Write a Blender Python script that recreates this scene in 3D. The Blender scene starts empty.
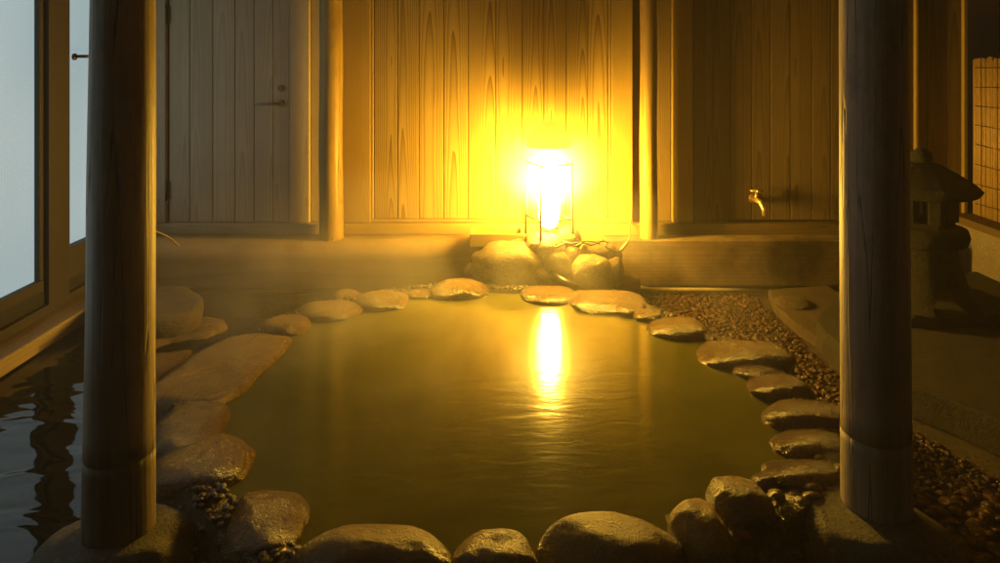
import bpy, bmesh, math, random
from mathutils import Vector, Matrix, noise as mn
random.seed(7)
sc = bpy.context.scene
COL = sc.collection
# ------------------------------------------------------------------ camera
F, HX, HY, CZ = 700.0, 500.0, 55.0, 1.45     # focal length and horizon in photograph pixels, eye height
cd = bpy.data.cameras.new('camera'); cam = bpy.data.objects.new('camera', cd); COL.objects.link(cam)
cam.location = (0, 0, CZ); cam.rotation_euler = (math.radians(90), 0, 0)
cd.sensor_width = 36; cd.lens = 36*F/1000; cd.shift_y = -(281.5-HY)/1000; cd.clip_start = .05; cd.clip_end = 300
sc.camera = cam
def at(px, py, z=0.0):
    Y = F*(CZ-z)/(py-HY); return Vector(((px-HX)*Y/F, Y, z))
def pt(px, py, Y):
    return Vector(((px-HX)*Y/F, Y, CZ-(py-HY)*Y/F))
WATER = 0.18
# ------------------------------------------------------------------ object helpers
def tag(o, label=None, cat=None, group=None, kind=None):
    if label: o['label'] = label
    if cat: o['category'] = cat; o['kind'] = 'thing'
    if group: o['group'] = group
    if kind: o['kind'] = kind
    return o
def empty(name, loc, label, cat, group=None):
    o = bpy.data.objects.new(name, None); COL.objects.link(o); o.location = loc; o.empty_display_size = .05
    return tag(o, label, cat, group)
class MB:
    """collects geometry in world space; build() links it as one mesh object"""
    def __init__(s): s.v = []; s.f = []; s.uv = []; s.sm = []
    def add(s, vs, fs, uvs=None, smooth=False):
        b = len(s.v); s.v += [tuple(v) for v in vs]
        for i, f in enumerate(fs):
            s.f.append(tuple(b+k for k in f)); s.sm.append(smooth)
            s.uv.append(uvs[i] if uvs else [(vs[k][0], vs[k][2]) for k in f])
        return s
    def box(s, x0, x1, y0, y1, z0, z1, grain='z'):
        V = [(x, y, z) for z in (z0, z1) for y in (y0, y1) for x in (x0, x1)]
        Fs = [(0, 1, 5, 4), (1, 3, 7, 5), (3, 2, 6, 7), (2, 0, 4, 6), (4, 5, 7, 6), (2, 3, 1, 0)]
        c = ((x0+x1)/2, (y0+y1)/2, (z0+z1)/2); uvs = []
        g = 'xyz'.index(grain)
        for f in Fs:
            o = []
            for k in f:
                d = [V[k][i]-c[i] for i in range(3)]
                r = [d[i] for i in range(3) if i != g]
                o.append((r[0]+r[1], V[k][g]))
            uvs.append(o)
        return s.add(V, Fs, uvs)
    def tube(s, pts, r, n=10, cap=True, smooth=True):
        pts = [Vector(p) for p in pts]; rs = r if isinstance(r, (list, tuple)) else [r]*len(pts)
        vs = []; fs = []; uvs = []
        up = None; L = 0
        Ls = []
        for i, p in enumerate(pts):
            t = (pts[min(i+1, len(pts)-1)]-pts[max(i-1, 0)]).normalized()
            if up is None:
                up = t.orthogonal().normalized()
            up = (up - t*up.dot(t)).normalized(); sd = t.cross(up)
            if i: L += (p-pts[i-1]).length
            Ls.append(L)
            for k in range(n):
                a = 2*math.pi*k/n
                vs.append(p + (up*math.cos(a)+sd*math.sin(a))*rs[i])
        for i in range(len(pts)-1):
            for k in range(n):
                a, b = i*n+k, i*n+(k+1) % n
                fs.append((a, b, b+n, a+n)); w = rs[i]*2*math.pi/n
                uvs.append([(k*w, Ls[i]), ((k+1)*w, Ls[i]), ((k+1)*w, Ls[i+1]), (k*w, Ls[i+1])])
        s.add(vs, fs, uvs, smooth)
        if cap:
            b = len(s.v)-len(vs)
            for ring, rev in ((0, True), (len(pts)-1, False)):
                f = [b+ring*n+k for k in range(n)]
                if rev: f.reverse()
                s.f.append(tuple(f)); s.sm.append(False); s.uv.append([(0, 0)]*n)
        return s
    def lathe(s, prof, c, n=24, rot=0, smooth=True, sx=1, sy=1):
        vs = []; fs = []
        for (r, z) in prof:
            for k in range(n):
                a = 2*math.pi*k/n+rot
                vs.append((c[0]+math.cos(a)*r*sx, c[1]+math.sin(a)*r*sy, c[2]+z))
        for i in range(len(prof)-1):
            for k in range(n):
                a, b = i*n+k, i*n+(k+1) % n
                fs.append((a, b, b+n, a+n))
        fs.append(tuple(range(n))[::-1]); fs.append(tuple(range((len(prof)-1)*n, len(prof)*n)))
        return s.add(vs, fs, None, smooth)
    def prism(s, poly, z0, z1):
        n = len(poly)
        if sum(poly[i][0]*poly[(i+1) % n][1]-poly[(i+1) % n][0]*poly[i][1] for i in range(n)) < 0: poly = poly[::-1]
        vs = [(p[0], p[1], z0) for p in poly]+[(p[0], p[1], z1) for p in poly]
        fs = [tuple(range(n))[::-1], tuple(range(n, 2*n))]+[(i, (i+1) % n, n+(i+1) % n, n+i) for i in range(n)]
        return s.add(vs, fs)
    def build(s, name, mat, parent=None, bevel=0, seg=2, recalc=False, sub=0):
        me = bpy.data.meshes.new(name)
        org = parent.matrix_world.translation.copy() if False else (WORLD.get(parent.name, Vector((0, 0, 0))) if parent else Vector((0, 0, 0)))
        me.from_pydata([tuple(Vector(v)-org) for v in s.v], [], s.f)
        ul = me.uv_layers.new(name='UVMap'); i = 0
        for f in s.uv:
            for uv in f: ul.data[i].uv = uv; i += 1
        for p, sm in zip(me.polygons, s.sm): p.use_smooth = sm
        me.materials.append(mat); me.update()
        if recalc:
            bm = bmesh.new(); bm.from_mesh(me); bmesh.ops.recalc_face_normals(bm, faces=bm.faces); bm.to_mesh(me); bm.free()
        o = bpy.data.objects.new(name, me); COL.objects.link(o)
        if parent: o.parent = parent
        WORLD[o.name] = org
        if bevel:
            m = o.modifiers.new('Bevel', 'BEVEL'); m.width = bevel; m.segments = seg; m.limit_method = 'ANGLE'; m.angle_limit = math.radians(40)
        if sub:
            m = o.modifiers.new('Subsurf', 'SUBSURF'); m.levels = sub; m.render_levels = sub
        return o
WORLD = {}
def root(name, loc, label, cat, group=None):
    o = empty(name, loc, label, cat, group); WORLD[o.name] = Vector(loc); return o
# ------------------------------------------------------------------ material helpers
class NT:
    def __init__(s, name):
        s.m = bpy.data.materials.new(name); s.m.use_nodes = True; s.t = s.m.node_tree; s.t.nodes.clear()
        s.out = s.n('ShaderNodeOutputMaterial')
    def n(s, ty, **kw):
        nd = s.t.nodes.new(ty)
        for k, v in kw.items(): setattr(nd, k, v)
        return nd
    def l(s, a, b): s.t.links.new(a, b)
    def setin(s, nd, k, v):
        if hasattr(v, 'is_linked') or hasattr(v, 'links'): s.l(v, nd.inputs[k])
        else: nd.inputs[k].default_value = v
    def math(s, op, a, b=0.0, c=None, clamp=False):
        nd = s.n('ShaderNodeMath', operation=op); nd.use_clamp = clamp
        s.setin(nd, 0, a); s.setin(nd, 1, b)
        if c is not None: s.setin(nd, 2, c)
        return nd.outputs[0]
    def noise(s, vec, scale=5, detail=4, rough=.55, dist=0):
        nd = s.n('ShaderNodeTexNoise'); s.l(vec, nd.inputs['Vector'])
        nd.inputs['Scale'].default_value = scale; nd.inputs['Detail'].default_value = detail
        nd.inputs['Roughness'].default_value = rough; nd.inputs['Distortion'].default_value = dist
        return nd.outputs['Fac']
    def ramp(s, fac, stops):
        nd = s.n('ShaderNodeValToRGB'); s.l(fac, nd.inputs['Fac']); e = nd.color_ramp.elements
        while len(e) < len(stops): e.new(.5)
        for el, (p, c) in zip(e, stops):
            el.position = p; el.color = (*c, 1) if len(c) == 3 else c
        return nd.outputs['Color']
    def rng(s, v, a, b, c, d):
        nd = s.n('ShaderNodeMapRange'); s.setin(nd, 0, v)
        for i, x in enumerate((a, b, c, d)): nd.inputs[i+1].default_value = x
        return nd.outputs[0]
    def mix(s, fac, a, b, blend='MIX'):
        nd = s.n('ShaderNodeMix', data_type='RGBA', blend_type=blend)
        s.setin(nd, 0, fac)
        for i, v in ((6, a), (7, b)):
            if isinstance(v, tuple): nd.inputs[i].default_value = (*v, 1)
            else: s.l(v, nd.inputs[i])
        return nd.outputs[2]
    def comb(s, x, y, z):
        nd = s.n('ShaderNodeCombineXYZ'); s.setin(nd, 0, x); s.setin(nd, 1, y); s.setin(nd, 2, z); return nd.outputs[0]
    def sep(s, v):
        nd = s.n('ShaderNodeSeparateXYZ'); s.l(v, nd.inputs[0]); return nd.outputs
    def bump(s, h, strength=.3, dist=.01, nrm=None):
        nd = s.n('ShaderNodeBump'); s.l(h, nd.inputs['Height']); nd.inputs['Strength'].default_value = strength
        nd.inputs['Distance'].default_value = dist
        if nrm: s.l(nrm, nd.inputs['Normal'])
        return nd.outputs[0]
    def pos(s): return s.n('ShaderNodeNewGeometry').outputs['Position']
    def principled(s, color, rough=.6, nrm=None, metal=0, spec=.5, **kw):
        p = s.n('ShaderNodeBsdfPrincipled')
        if isinstance(color, tuple): p.inputs['Base Color'].default_value = (*color, 1)
        else: s.l(color, p.inputs['Base Color'])
        s.setin(p, 'Roughness', rough); p.inputs['Metallic'].default_value = metal; p.inputs['Specular IOR Level'].default_value = spec
        for k, v in kw.items(): s.setin(p, k, v)
        if nrm: s.l(nrm, p.inputs['Normal'])
        s.l(p.outputs[0], s.out.inputs['Surface']); return p
def simple(name, col, rough=.5, metal=0, bump=0, scale=60):
    t = NT(name); nz = t.noise(t.pos(), scale, 4)
    c = t.mix(nz, tuple(x*.7 for x in col), tuple(min(1, x*1.25) for x in col))
    t.principled(c, rough, t.bump(nz, bump, .004) if bump else None, metal); return t.m
def wood(name, light, dark, ring=.011, contrast=.55, rough=.62, bumpk=.25, stain=None, stain_amt=0.0, vary=.35):
    t = NT(name)
    uv = t.n('ShaderNodeUVMap').outputs[0]; u, v, _ = t.sep(uv)
    rnd = t.n('ShaderNodeNewGeometry').outputs['Random Per Island']
    r2 = t.math('FRACT', t.math('MULTIPLY', rnd, 37.7)); r3 = t.math('FRACT', t.math('MULTIPLY', rnd, 91.3))
    wob = t.noise(t.comb(t.math('MULTIPLY', u, 9), t.math('MULTIPLY', v, .9), t.math('MULTIPLY', rnd, 50)), 1, 3, .5)
    low = t.noise(t.comb(t.math('MULTIPLY', v, .55), t.math('MULTIPLY', rnd, 73), 0.0), 1, 1, .5)
    X = t.math('ADD', t.math('ADD', u, t.math('MULTIPLY', t.math('SUBTRACT', r2, .5), .09)), t.math('MULTIPLY', t.math('SUBTRACT', wob, .5), .022))
    Yc = t.math('ADD', t.math('ADD', t.math('MULTIPLY', t.math('ADD', r3, .25), .055), t.math('MULTIPLY', v, .016)), t.math('MULTIPLY', t.math('SUBTRACT', low, .5), .05))
    d = t.math('SQRT', t.math('ADD', t.math('MULTIPLY', X, X), t.math('MULTIPLY', Yc, Yc)))
    d = t.math('ADD', d, t.math('MULTIPLY', wob, .012))
    fr = t.math('FRACT', t.math('DIVIDE', d, ring))
    late = t.math('POWER', fr, 2.6)                          # soft earlywood, sharp latewood line
    fine = t.noise(t.comb(t.math('MULTIPLY', u, 260), t.math('MULTIPLY', v, 5), t.math('MULTIPLY', rnd, 30)), 1, 3, .6)
    big = t.noise(t.comb(t.math('MULTIPLY', u, 3), t.math('MULTIPLY', v, 1.3), t.math('MULTIPLY', rnd, 9)), 1, 4, .6)
    fac = t.math('ADD', t.math('MULTIPLY', late, contrast), t.math('MULTIPLY', t.math('SUBTRACT', fine, .4), .6), clamp=True)
    c = t.mix(fac, light, dark)
    val = t.math('ADD', 1-vary*.6, t.math('ADD', t.math('MULTIPLY', r3, vary*.6), t.math('MULTIPLY', t.math('SUBTRACT', big, .5), vary*1.3)))
    c = t.mix(1.0, c, t.comb(val, val, val), 'MULTIPLY')
    if stain:
        sn = t.noise(t.pos(), 2.3, 5, .6)
        c = t.mix(t.math('MULTIPLY', t.rng(sn, .45, .62, 0, 1), stain_amt), c, stain)
    h = t.math('ADD', t.math('MULTIPLY', late, -.6), fine)
    t.principled(c, t.math('ADD', rough-.1, t.math('MULTIPLY', fine, .2)), t.bump(h, bumpk, .003), spec=.3)
    return t.m
def logwood(name, light, dark, rough=.5, wet=None):
    t = NT(name); p = t.n('ShaderNodeTexCoord').outputs['Object']; x, y, z = t.sep(p)
    st = t.noise(t.comb(t.math('MULTIPLY', x, 75), t.math('MULTIPLY', y, 75), t.math('MULTIPLY', z, 1.6)), 1, 4, .6)
    st2 = t.noise(t.comb(t.math('MULTIPLY', x, 16), t.math('MULTIPLY', y, 16), t.math('MULTIPLY', z, .8)), 1, 3, .5)
    cl = t.noise(t.comb(t.math('MULTIPLY', x, 6), t.math('MULTIPLY', y, 6), t.math('MULTIPLY', z, 3.5)), 1, 5, .6)
    f = t.math('ADD', t.math('MULTIPLY', st, .45), t.math('ADD', t.math('MULTIPLY', st2, .4), t.math('MULTIPLY', cl, .45)))
    c = t.mix(t.rng(f, .52, .76, 0, 1), dark, light); c = t.mix(t.rng(st, .55, .75, 0, .6), c, tuple(k*.4 for k in dark))
    # knots
    vo = t.n('ShaderNodeTexVoronoi'); t.l(t.comb(t.math('MULTIPLY', x, 9), t.math('MULTIPLY', y, 9), t.math('MULTIPLY', z, 11)), vo.inputs['Vector']); vo.inputs['Scale'].default_value = .45
    c = t.mix(t.math('MULTIPLY', t.rng(vo.outputs['Distance'], .03, .14, 1, 0), .7), c, tuple(k*.45 for k in dark))
    ck = t.noise(t.comb(t.math('MULTIPLY', x, 22), t.math('MULTIPLY', y, 22), t.math('MULTIPLY', z, .7)), 1, 2, .4)
    ckl = t.math('MULTIPLY', t.rng(t.math('ABSOLUTE', t.math('SUBTRACT', ck, .56)), .003, .016, 1, 0), t.rng(cl, .42, .56, 0, 1))
    c = t.mix(t.math('MULTIPLY', ckl, .8), c, tuple(k*.2 for k in dark))     # drying checks
    sc_ = t.noise(t.comb(t.math('MULTIPLY', x, 9), t.math('MULTIPLY', y, 9), t.math('MULTIPLY', z, 5)), 1, 6, .7)
    c = t.mix(t.rng(sc_, .5, .7, 0, .45), c, tuple(k*.55 for k in dark))
    if wet is not None:                                      # damp tide marks above the foot, with an uneven upper edge
        e = t.math('SUBTRACT', z, t.math('MULTIPLY', cl, .5))
        c = t.mix(t.rng(e, wet-.12, wet+.1, .35, 0), c, tuple(k*.5 for k in dark))
    t.principled(c, t.math('ADD', rough-.12, t.math('MULTIPLY', st, .25)), t.bump(t.math('SUBTRACT', t.math('ADD', st, t.math('MULTIPLY', cl, .6)), t.math('MULTIPLY', ckl, 2.0)), .45, .004), spec=.4)
    return t.m
def stone(name, a, b, rough=.55, wetz=None, grain=1.0):
    t = NT(name); p = t.pos(); oi = t.n('ShaderNodeObjectInfo').outputs['Random']
    va = t.n('ShaderNodeVectorMath', operation='ADD'); t.l(p, va.inputs[0]); t.l(t.comb(t.math('MULTIPLY', oi, 31), t.math('MULTIPLY', oi, 17), 0.0), va.inputs[1]); q = va.outputs[0]
    n1 = t.noise(q, 7, 6, .62); n2 = t.noise(q, 45, 5, .7); n3 = t.noise(q, 180, 3, .7)
    vo = t.n('ShaderNodeTexVoronoi'); t.l(q, vo.inputs['Vector']); vo.inputs['Scale'].default_value = 26
    f = t.math('ADD', t.math('MULTIPLY', n1, .7), t.math('MULTIPLY', n2, .45))
    c = t.mix(t.rng(f, .4, .78, 0, 1), a, b)
    c = t.mix(t.rng(n2, .56, .72, 0, .75), c, tuple(k*.3 for k in a))       # dark pits and lichen
    c = t.mix(t.rng(n3, .5, .8, 0, .7), c, tuple(k*.35 for k in a)); c = t.mix(t.rng(vo.outputs['Distance'], .0, .25, .5, 0), c, tuple(min(1, k*1.5) for k in b))
    ml = t.noise(q, 3.2, 3, .6); c = t.mix(t.rng(ml, .5, .72, 0, .5), c, tuple(k*.55 for k in a))
    val = t.math('ADD', .66, t.math('MULTIPLY', oi, .62)); c = t.mix(1.0, c, t.comb(val, val, val), 'MULTIPLY')
    r = rough
    if wetz is not None:
        z = t.math('SUBTRACT', t.sep(p)[2], t.math('MULTIPLY', n1, .05))
        w = t.rng(z, wetz-.02, wetz+.025, 1, 0)
        c = t.mix(t.math('MULTIPLY', w, .55), c, tuple(k*.4 for k in a)); r = t.math('SUBTRACT', rough, t.math('MULTIPLY', w, rough-.16))
    h = t.math('ADD', t.math('MULTIPLY', n1, .7), t.math('ADD', t.math('MULTIPLY', n2, .7), t.math('MULTIPLY', n3, .3)))
    t.principled(c, r, t.bump(h, 1.0*grain, .026), spec=.5); return t.m
M = {}
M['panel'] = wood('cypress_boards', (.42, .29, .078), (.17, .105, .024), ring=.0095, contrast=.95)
M['door'] = wood('window_lit_cypress', (.56, .455, .30), (.30, .23, .14), ring=.0095, contrast=.45)  # left boards: window light and steam put into the pale grey colour
M['frame'] = wood('cypress_frame', (.40, .275, .072), (.25, .16, .04), ring=.008, contrast=.35, vary=.25)
M['darkpanel'] = wood('dark_boards', (.20, .135, .05), (.08, .05, .018), ring=.0095, contrast=.7)  # weak lamp light on the right panel is put into this darker colour
M['beam'] = wood('old_timber', (.48, .345, .14), (.27, .18, .065), ring=.02, contrast=.35, stain=(.10, .065, .03), stain_amt=.35)
M['plinth'] = wood('damp_timber', (.27, .185, .095), (.13, .08, .04), ring=.02, contrast=.4, stain=(.035, .022, .012), stain_amt=.85)
M['sillwood'] = wood('sill_timber', (.34, .26, .15), (.19, .135, .07), ring=.015, contrast=.4, vary=.3)
M['mullion'] = wood('brown_window_timber', (.045, .036, .026), (.025, .02, .015), ring=.012, contrast=.4)
M['log'] = logwood('peeled_log', (.62, .51, .36), (.34, .25, .16), wet=.38)
M['logfoot'] = logwood('log_foot', (.42, .35, .22), (.22, .17, .10), rough=.6)
M['logfoot_dark'] = logwood('log_foot_dark', (.30, .22, .12), (.16, .115, .06), rough=.55)
M['post'] = logwood('smooth_post', (.40, .27, .07), (.27, .17, .04), rough=.45)
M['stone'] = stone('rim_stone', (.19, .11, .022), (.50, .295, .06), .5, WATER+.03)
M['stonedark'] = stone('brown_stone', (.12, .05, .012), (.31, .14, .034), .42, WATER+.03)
M['rock'] = stone('pile_rock', (.05, .028, .006), (.25, .15, .026), .6)
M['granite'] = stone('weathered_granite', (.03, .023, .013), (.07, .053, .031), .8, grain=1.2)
M['basestone'] = stone('pillar_stone', (.11, .10, .06), (.29, .255, .16), .7, .06)
M['pebble'] = stone('wet_pebbles', (.06, .026, .010), (.165, .078, .03), .25, grain=.5)
M['pebdark'] = stone('dark_wet_pebbles', (.03, .02, .011), (.10, .06, .028), .38, grain=.5)
M['soil'] = stone('dark_bed', (.05, .03, .018), (.10, .06, .035), .4, grain=1.3)
M['mortar'] = stone('mortar', (.12, .085, .05), (.21, .15, .085), .5, WATER+.03, grain=1.2)
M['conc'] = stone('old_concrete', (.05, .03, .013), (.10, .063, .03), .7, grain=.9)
M['brass'] = simple('brass', (.75, .56, .24), .35, .8, .1)
M['black'] = simple('black_plastic', (.02, .018, .015), .4)
M['alu'] = simple('dark_aluminium', (.05, .05, .05), .4, .6)
M['bronze'] = simple('dull_bronze', (.26, .20, .13), .5, 0)
M['iron'] = simple('dark_metal', (.09, .07, .05), .45, .8)
M['lgranite'] = stone('shaded_granite', (.016, .012, .007), (.045, .034, .02), .85, grain=1.2)  # darker copy of the granite; the lantern's shade is in the colour
M['lgranite_roof'] = stone('shaded_roof_granite', (.014, .012, .009), (.035, .03, .02), .85)  # roof and finial: the lantern's shade put in darker still
M['bamboo'] = simple('bamboo_sticks', (.42, .27, .09), .5, 0, .15, 30)
M['cord'] = simple('cream_cable', (.22, .16, .08), .5)
M['pipe'] = simple('grey_pipe', (.33, .27, .19), .45)
M['plaster'] = stone('grey_plaster', (.30, .24, .15), (.44, .36, .23), .85, grain=.4)
# lamp
LAMPC = (1.0, .555, .058)
t = NT('lamp_glow'); e = t.n('ShaderNodeEmission'); e.inputs[0].default_value = (*LAMPC, 1); e.inputs[1].default_value = 510; t.l(e.outputs[0], t.out.inputs[0]); M['glow'] = t.m
t = NT('translucent_shade'); tr = t.n('ShaderNodeBsdfTranslucent'); tr.inputs[0].default_value = (.14, .10, .05, 1)
df = t.n('ShaderNodeBsdfDiffuse'); df.inputs[0].default_value = (.3, .22, .12, 1); mx = t.n('ShaderNodeMixShader'); mx.inputs[0].default_value = .35
t.l(tr.outputs[0], mx.inputs[1]); t.l(df.outputs[0], mx.inputs[2]); t.l(mx.outputs[0], t.out.inputs[0]); M['shade'] = t.m
# frosted lit windows
t = NT('frosted_lit_glass'); p = t.pos(); x, y, z = t.sep(p)
dia = t.math('MULTIPLY', t.math('SINE', t.math('MULTIPLY', t.math('ADD', y, z), 330)), t.math('SINE', t.math('MULTIPLY', t.math('SUBTRACT', y, z), 330)))
cl = t.noise(t.comb(x, y, t.math('MULTIPLY', z, .7)), .9, 2, .4)
col = t.mix(t.rng(cl, .35, .65, 0, 1), (.40, .60, .68), (.64, .82, .86))
em = t.n('ShaderNodeEmission'); t.l(col, em.inputs[0])
t.l(t.math('MULTIPLY', t.math('ADD', .94, t.math('MULTIPLY', dia, .16)), .62), em.inputs[1])
gl = t.n('ShaderNodeBsdfPrincipled'); gl.inputs['Base Color'].default_value = (.06, .07, .07, 1); gl.inputs['Roughness'].default_value = .35
t.l(t.bump(dia, .2, .002), gl.inputs['Normal'])
ad = t.n('ShaderNodeAddShader'); t.l(em.outputs[0], ad.inputs[0]); t.l(gl.outputs[0], ad.inputs[1]); t.l(ad.outputs[0], t.out.inputs[0]); M['glass'] = t.m
# pool water: cloudy mineral water
t = NT('cloudy_hot_spring_water'); p = t.pos(); x, y, z = t.sep(p)
w1 = t.noise(t.comb(t.math('MULTIPLY', x, 5), t.math('MULTIPLY', y, 16), 0.0), 1, 3, .5, .6)
w2 = t.noise(t.comb(t.math('MULTIPLY', x, 20), t.math('MULTIPLY', y, 55), 0.0), 1, 2, .5, .3)
mk = t.noise(p, 1.8, 4, .55, .5)
c = t.mix(t.rng(mk, .3, .7, 0, 1), (.081, .078, .0135), (.144, .136, .028))
t.principled(c, .13, t.bump(t.math('ADD', w1, t.math('MULTIPLY', w2, .3)), .085, .015), spec=.5, IOR=1.33); M['water'] = t.m
t = NT('shallow_overflow_water'); p = t.pos(); x, y, z = t.sep(p)
w1 = t.noise(t.comb(t.math('MULTIPLY', x, 3.2), t.math('MULTIPLY', y, 6.5), 0.0), 1, 1, .4, 1.1)
gb = t.n('ShaderNodeBsdfPrincipled'); gb.inputs['Base Color'].default_value = (.010, .009, .007, 1); gb.inputs['Roughness'].default_value = .04; gb.inputs['IOR'].default_value = 1.33
gb.inputs['Specular IOR Level'].default_value = .9
tp = t.n('ShaderNodeBsdfTransparent'); tp.inputs[0].default_value = (.75, .68, .5, 1)
t.l(t.bump(w1, .18, .05), gb.inputs['Normal'])
mx = t.n('ShaderNodeMixShader'); mx.inputs[0].default_value = .85; t.l(tp.outputs[0], mx.inputs[1]); t.l(gb.outputs[0], mx.inputs[2]); t.l(mx.outputs[0], t.out.inputs[0]); M['film'] = t.m
# ------------------------------------------------------------------ ground
g = MB(); g.add([(-60, -60, 0), (60, -60, 0), (60, 60, 0), (-60, 60, 0)], [(0, 1, 2, 3)])
tag(g.build('ground', M['soil']), kind='structure')
# ------------------------------------------------------------------ pool
outline = [(575, 302), (540, 297), (500, 296), (455, 295), (420, 297), (381, 304), (335, 314), (295, 327), (270, 345), (240, 380), (212, 402), (207, 425), (222, 465), (262, 505),
           (310, 540), (370, 550), (450, 553), (540, 551), (640, 540), (700, 525), (735, 500), (785, 475), (795, 448), (790, 420), (770, 392), (745, 372), (715, 352), (678, 335), (645, 318), (615, 308)]
O = [at(a, b, WATER) for a, b in outline]
# round the outline a little
for _ in range(2):
    Q = []
    for i in range(len(O)):
        a, b = O[i], O[(i+1) % len(O)]; Q += [a*.75+b*.25, a*.25+b*.75]
    O = Q
cen = sum(O, Vector())/len(O)
m = MB(); n = len(O); R = [cen+(p-cen)*1.05 for p in O]
m.add([tuple(cen)]+[tuple(p) for p in R], [(0, 1+(i+1) % n, 1+i) for i in range(n)] if (R[0]-cen).cross(R[1]-cen).z < 0 else [(0, 1+i, 1+(i+1) % n) for i in range(n)])
tag(m.build('pool_water', M['water']), kind='structure')
m = MB(); rings = [(1.0, WATER-.05), (1.045, WATER-.004), (1.08, WATER+.02), (1.14, WATER+.012), (1.19, .11), (1.24, .05), (1.30, -.01)]
vs = []
for k, (s, z) in enumerate(rings):
    for i, p in enumerate(O):
        q = cen+(p-cen)*s; nz = mn.noise(Vector((q.x*9, q.y*9, k*.3)))
        q.z = z+nz*.012; q += (p-cen).normalized()*nz*.02; vs.append(tuple(q))
fs = [(k*n+i, k*n+(i+1) % n, (k+1)*n+(i+1) % n, (k+1)*n+i) for k in range(len(rings)-1) for i in range(n)]
m.add(vs, fs, None, True); tag(m.build('pool_rim', M['mortar'], recalc=True), kind='structure')
def inside(x, y, s=1.0):
    c = False; j = n-1
    for i in range(n):
        a = cen+(O[i]-cen)*s; b = cen+(O[j]-cen)*s
        if (a.y > y) != (b.y > y) and x < (b.x-a.x)*(y-a.y)/(b.y-a.y)+a.x: c = not c
        j = i
    return c
# shallow water on the floor outside the pool, left side
m = MB(); poly = [(-2.2, 1.2), (-.95, 1.2), (-.95, 1.75), (-1.12, 2.1), (-1.22, 2.45), (-1.2, 2.9), (-1.0, 3.3), (-.7, 3.7), (-.35, 3.95), (-.35, 4.2), (-2.2, 4.2)]
m.add([(a, b, .05) for a, b in poly], [tuple(range(len(poly)))]); tag(m.build('shallow_water', M['film']), kind='structure')
# ------------------------------------------------------------------ stones
_ico = {}
def ico(sub):
    if sub not in _ico:
        bm = bmesh.new(); bmesh.ops.create_icosphere(bm, subdivisions=sub, radius=1); bm.verts.ensure_lookup_table()
        _ico[sub] = ([v.co.copy() for v in bm.verts], [tuple(v.index for v in f.verts) for f in bm.faces]); bm.free()
    return _ico[sub]
def blob(c, a, b, h, seed, pw=2.5, amp=.1, rz=0, sub=4, lean=0):
    V, Fs = ico(sub); out = []; sd = Vector((seed*3.7, seed*1.3, seed*7.1)); cr, sr = math.cos(rz), math.sin(rz)
    rg = random.Random(int(seed*977)); PL = []
    for _ in range(4):
        nn = Vector((rg.uniform(-1, 1), rg.uniform(-1, 1), rg.uniform(-.2, 1))).normalized(); PL.append((nn, rg.uniform(.82, .97)))
    for v in V:
        k = (abs(v.x)**pw+abs(v.y)**pw+abs(v.z)**pw)**(-1/pw)
        d = 1+amp*(mn.noise(v*1.2+sd)*1.1+mn.noise(v*2.9+sd)*.45-abs(mn.noise(v*4.5+sd))*.12+mn.noise(v*9+sd)*.07+mn.noise(v*22+sd)*.035)
        w_ = v*(k*d)
        for nn, of in PL:
            e = w_.dot(nn)-of
            if e > 0: w_ = w_-nn*(e*.5)
        x, y, z = w_.x*a, w_.y*b, w_.z*h
        x += lean*z
        out.append(Vector((c[0]+x*cr-y*sr, c[1]+x*sr+y*cr, c[2]+z)))
    return out, Fs
FOOT = []
RIM = 'stones edging the hot spring pool'
def rim(x0, x1, y0, y1, label, zb=WATER, cf=.5, mat='stone', seed=None, pw=2.5, amp=.10, rz=0, name='rim_stone', group=RIM, cat='stone'):
    """a stone sunk into the plane z=zb whose visible part fills the box x0..x1, y0..y1 of the photograph"""
    py = y1; px = (x0+x1)/2; p = at(px, py, zb); s = F/p.y; H = (y1-y0)/s; tn = (py-HY)/F; cf *= .78; c = cf*H
    for _ in range(3):
        u = (H*H-c*c)/(2*H); b = u/tn; s = F/(p.y+b); H = (y1-y0)/s
    Yc = p.y+b; a = (x1-x0)/2*Yc/F*1.07; b *= 1.06; c *= 1.08; X = (px-HX)*Yc/F
    seed = seed if seed is not None else (x0*.37+y0*.11)
    FOOT.append((X, Yc, a, b))
    m = MB(); m.add(*blob((X, Yc, zb), a, b, c, seed, pw, amp, rz, 5 if y1 > 400 else 4), None, True)
    return tag(m.build(name, M[mat]), label, cat, group)
def rock(x0, x1, y0, y1, Y, label, mat='rock', seed=None, pw=2.4, amp=.12, bf=.9, name='rock', group='rocks piled under the lamp', rz=0):
    s = F/Y; a = (x1-x0)/2/s; h = (y1-y0)/2/s; px, py = (x0+x1)/2, (y0+y1)/2; tn = (py-HY)/F
    b = min(a*bf, .8*h/tn); c = math.sqrt(max(h*h-(b*tn)**2, (.4*h)**2)); p = pt(px, py, Y)
    m = MB(); m.add(*blob(p, a, b, c, seed if seed is not None else x0*.31+y1*.17, pw, amp, rz), None, True)
    return tag(m.build(name, M[mat]), label, 'rock', group)
rim(406, 434, 290, 299, 'small flat stone at the far water edge between two pale oval stones', cf=.5)
rim(355, 408, 291, 311, 'oval stone at the far left pool edge with a small round stone on its left', cf=.6)
rim(331, 358, 290, 305, 'small round stone tucked between two larger oval stones at the far left of the pool', cf=.6, zb=.15)
rim(298, 358, 301, 322, 'broad low stone at the far left in front of the small round one', cf=.5)
rim(257, 308, 316, 336, 'rounded stone at the far corner of the flat slab left of the pool', cf=.55)
rim(150, 172, 396, 412, 'little stone squeezed between the flat slab and the left log pillar', cf=.34, zb=.12)
rim(150, 220, 401, 462, 'rounded stone just below the flat slab on the left edge, half behind the left pillar', cf=.34, pw=3.0)
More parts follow.
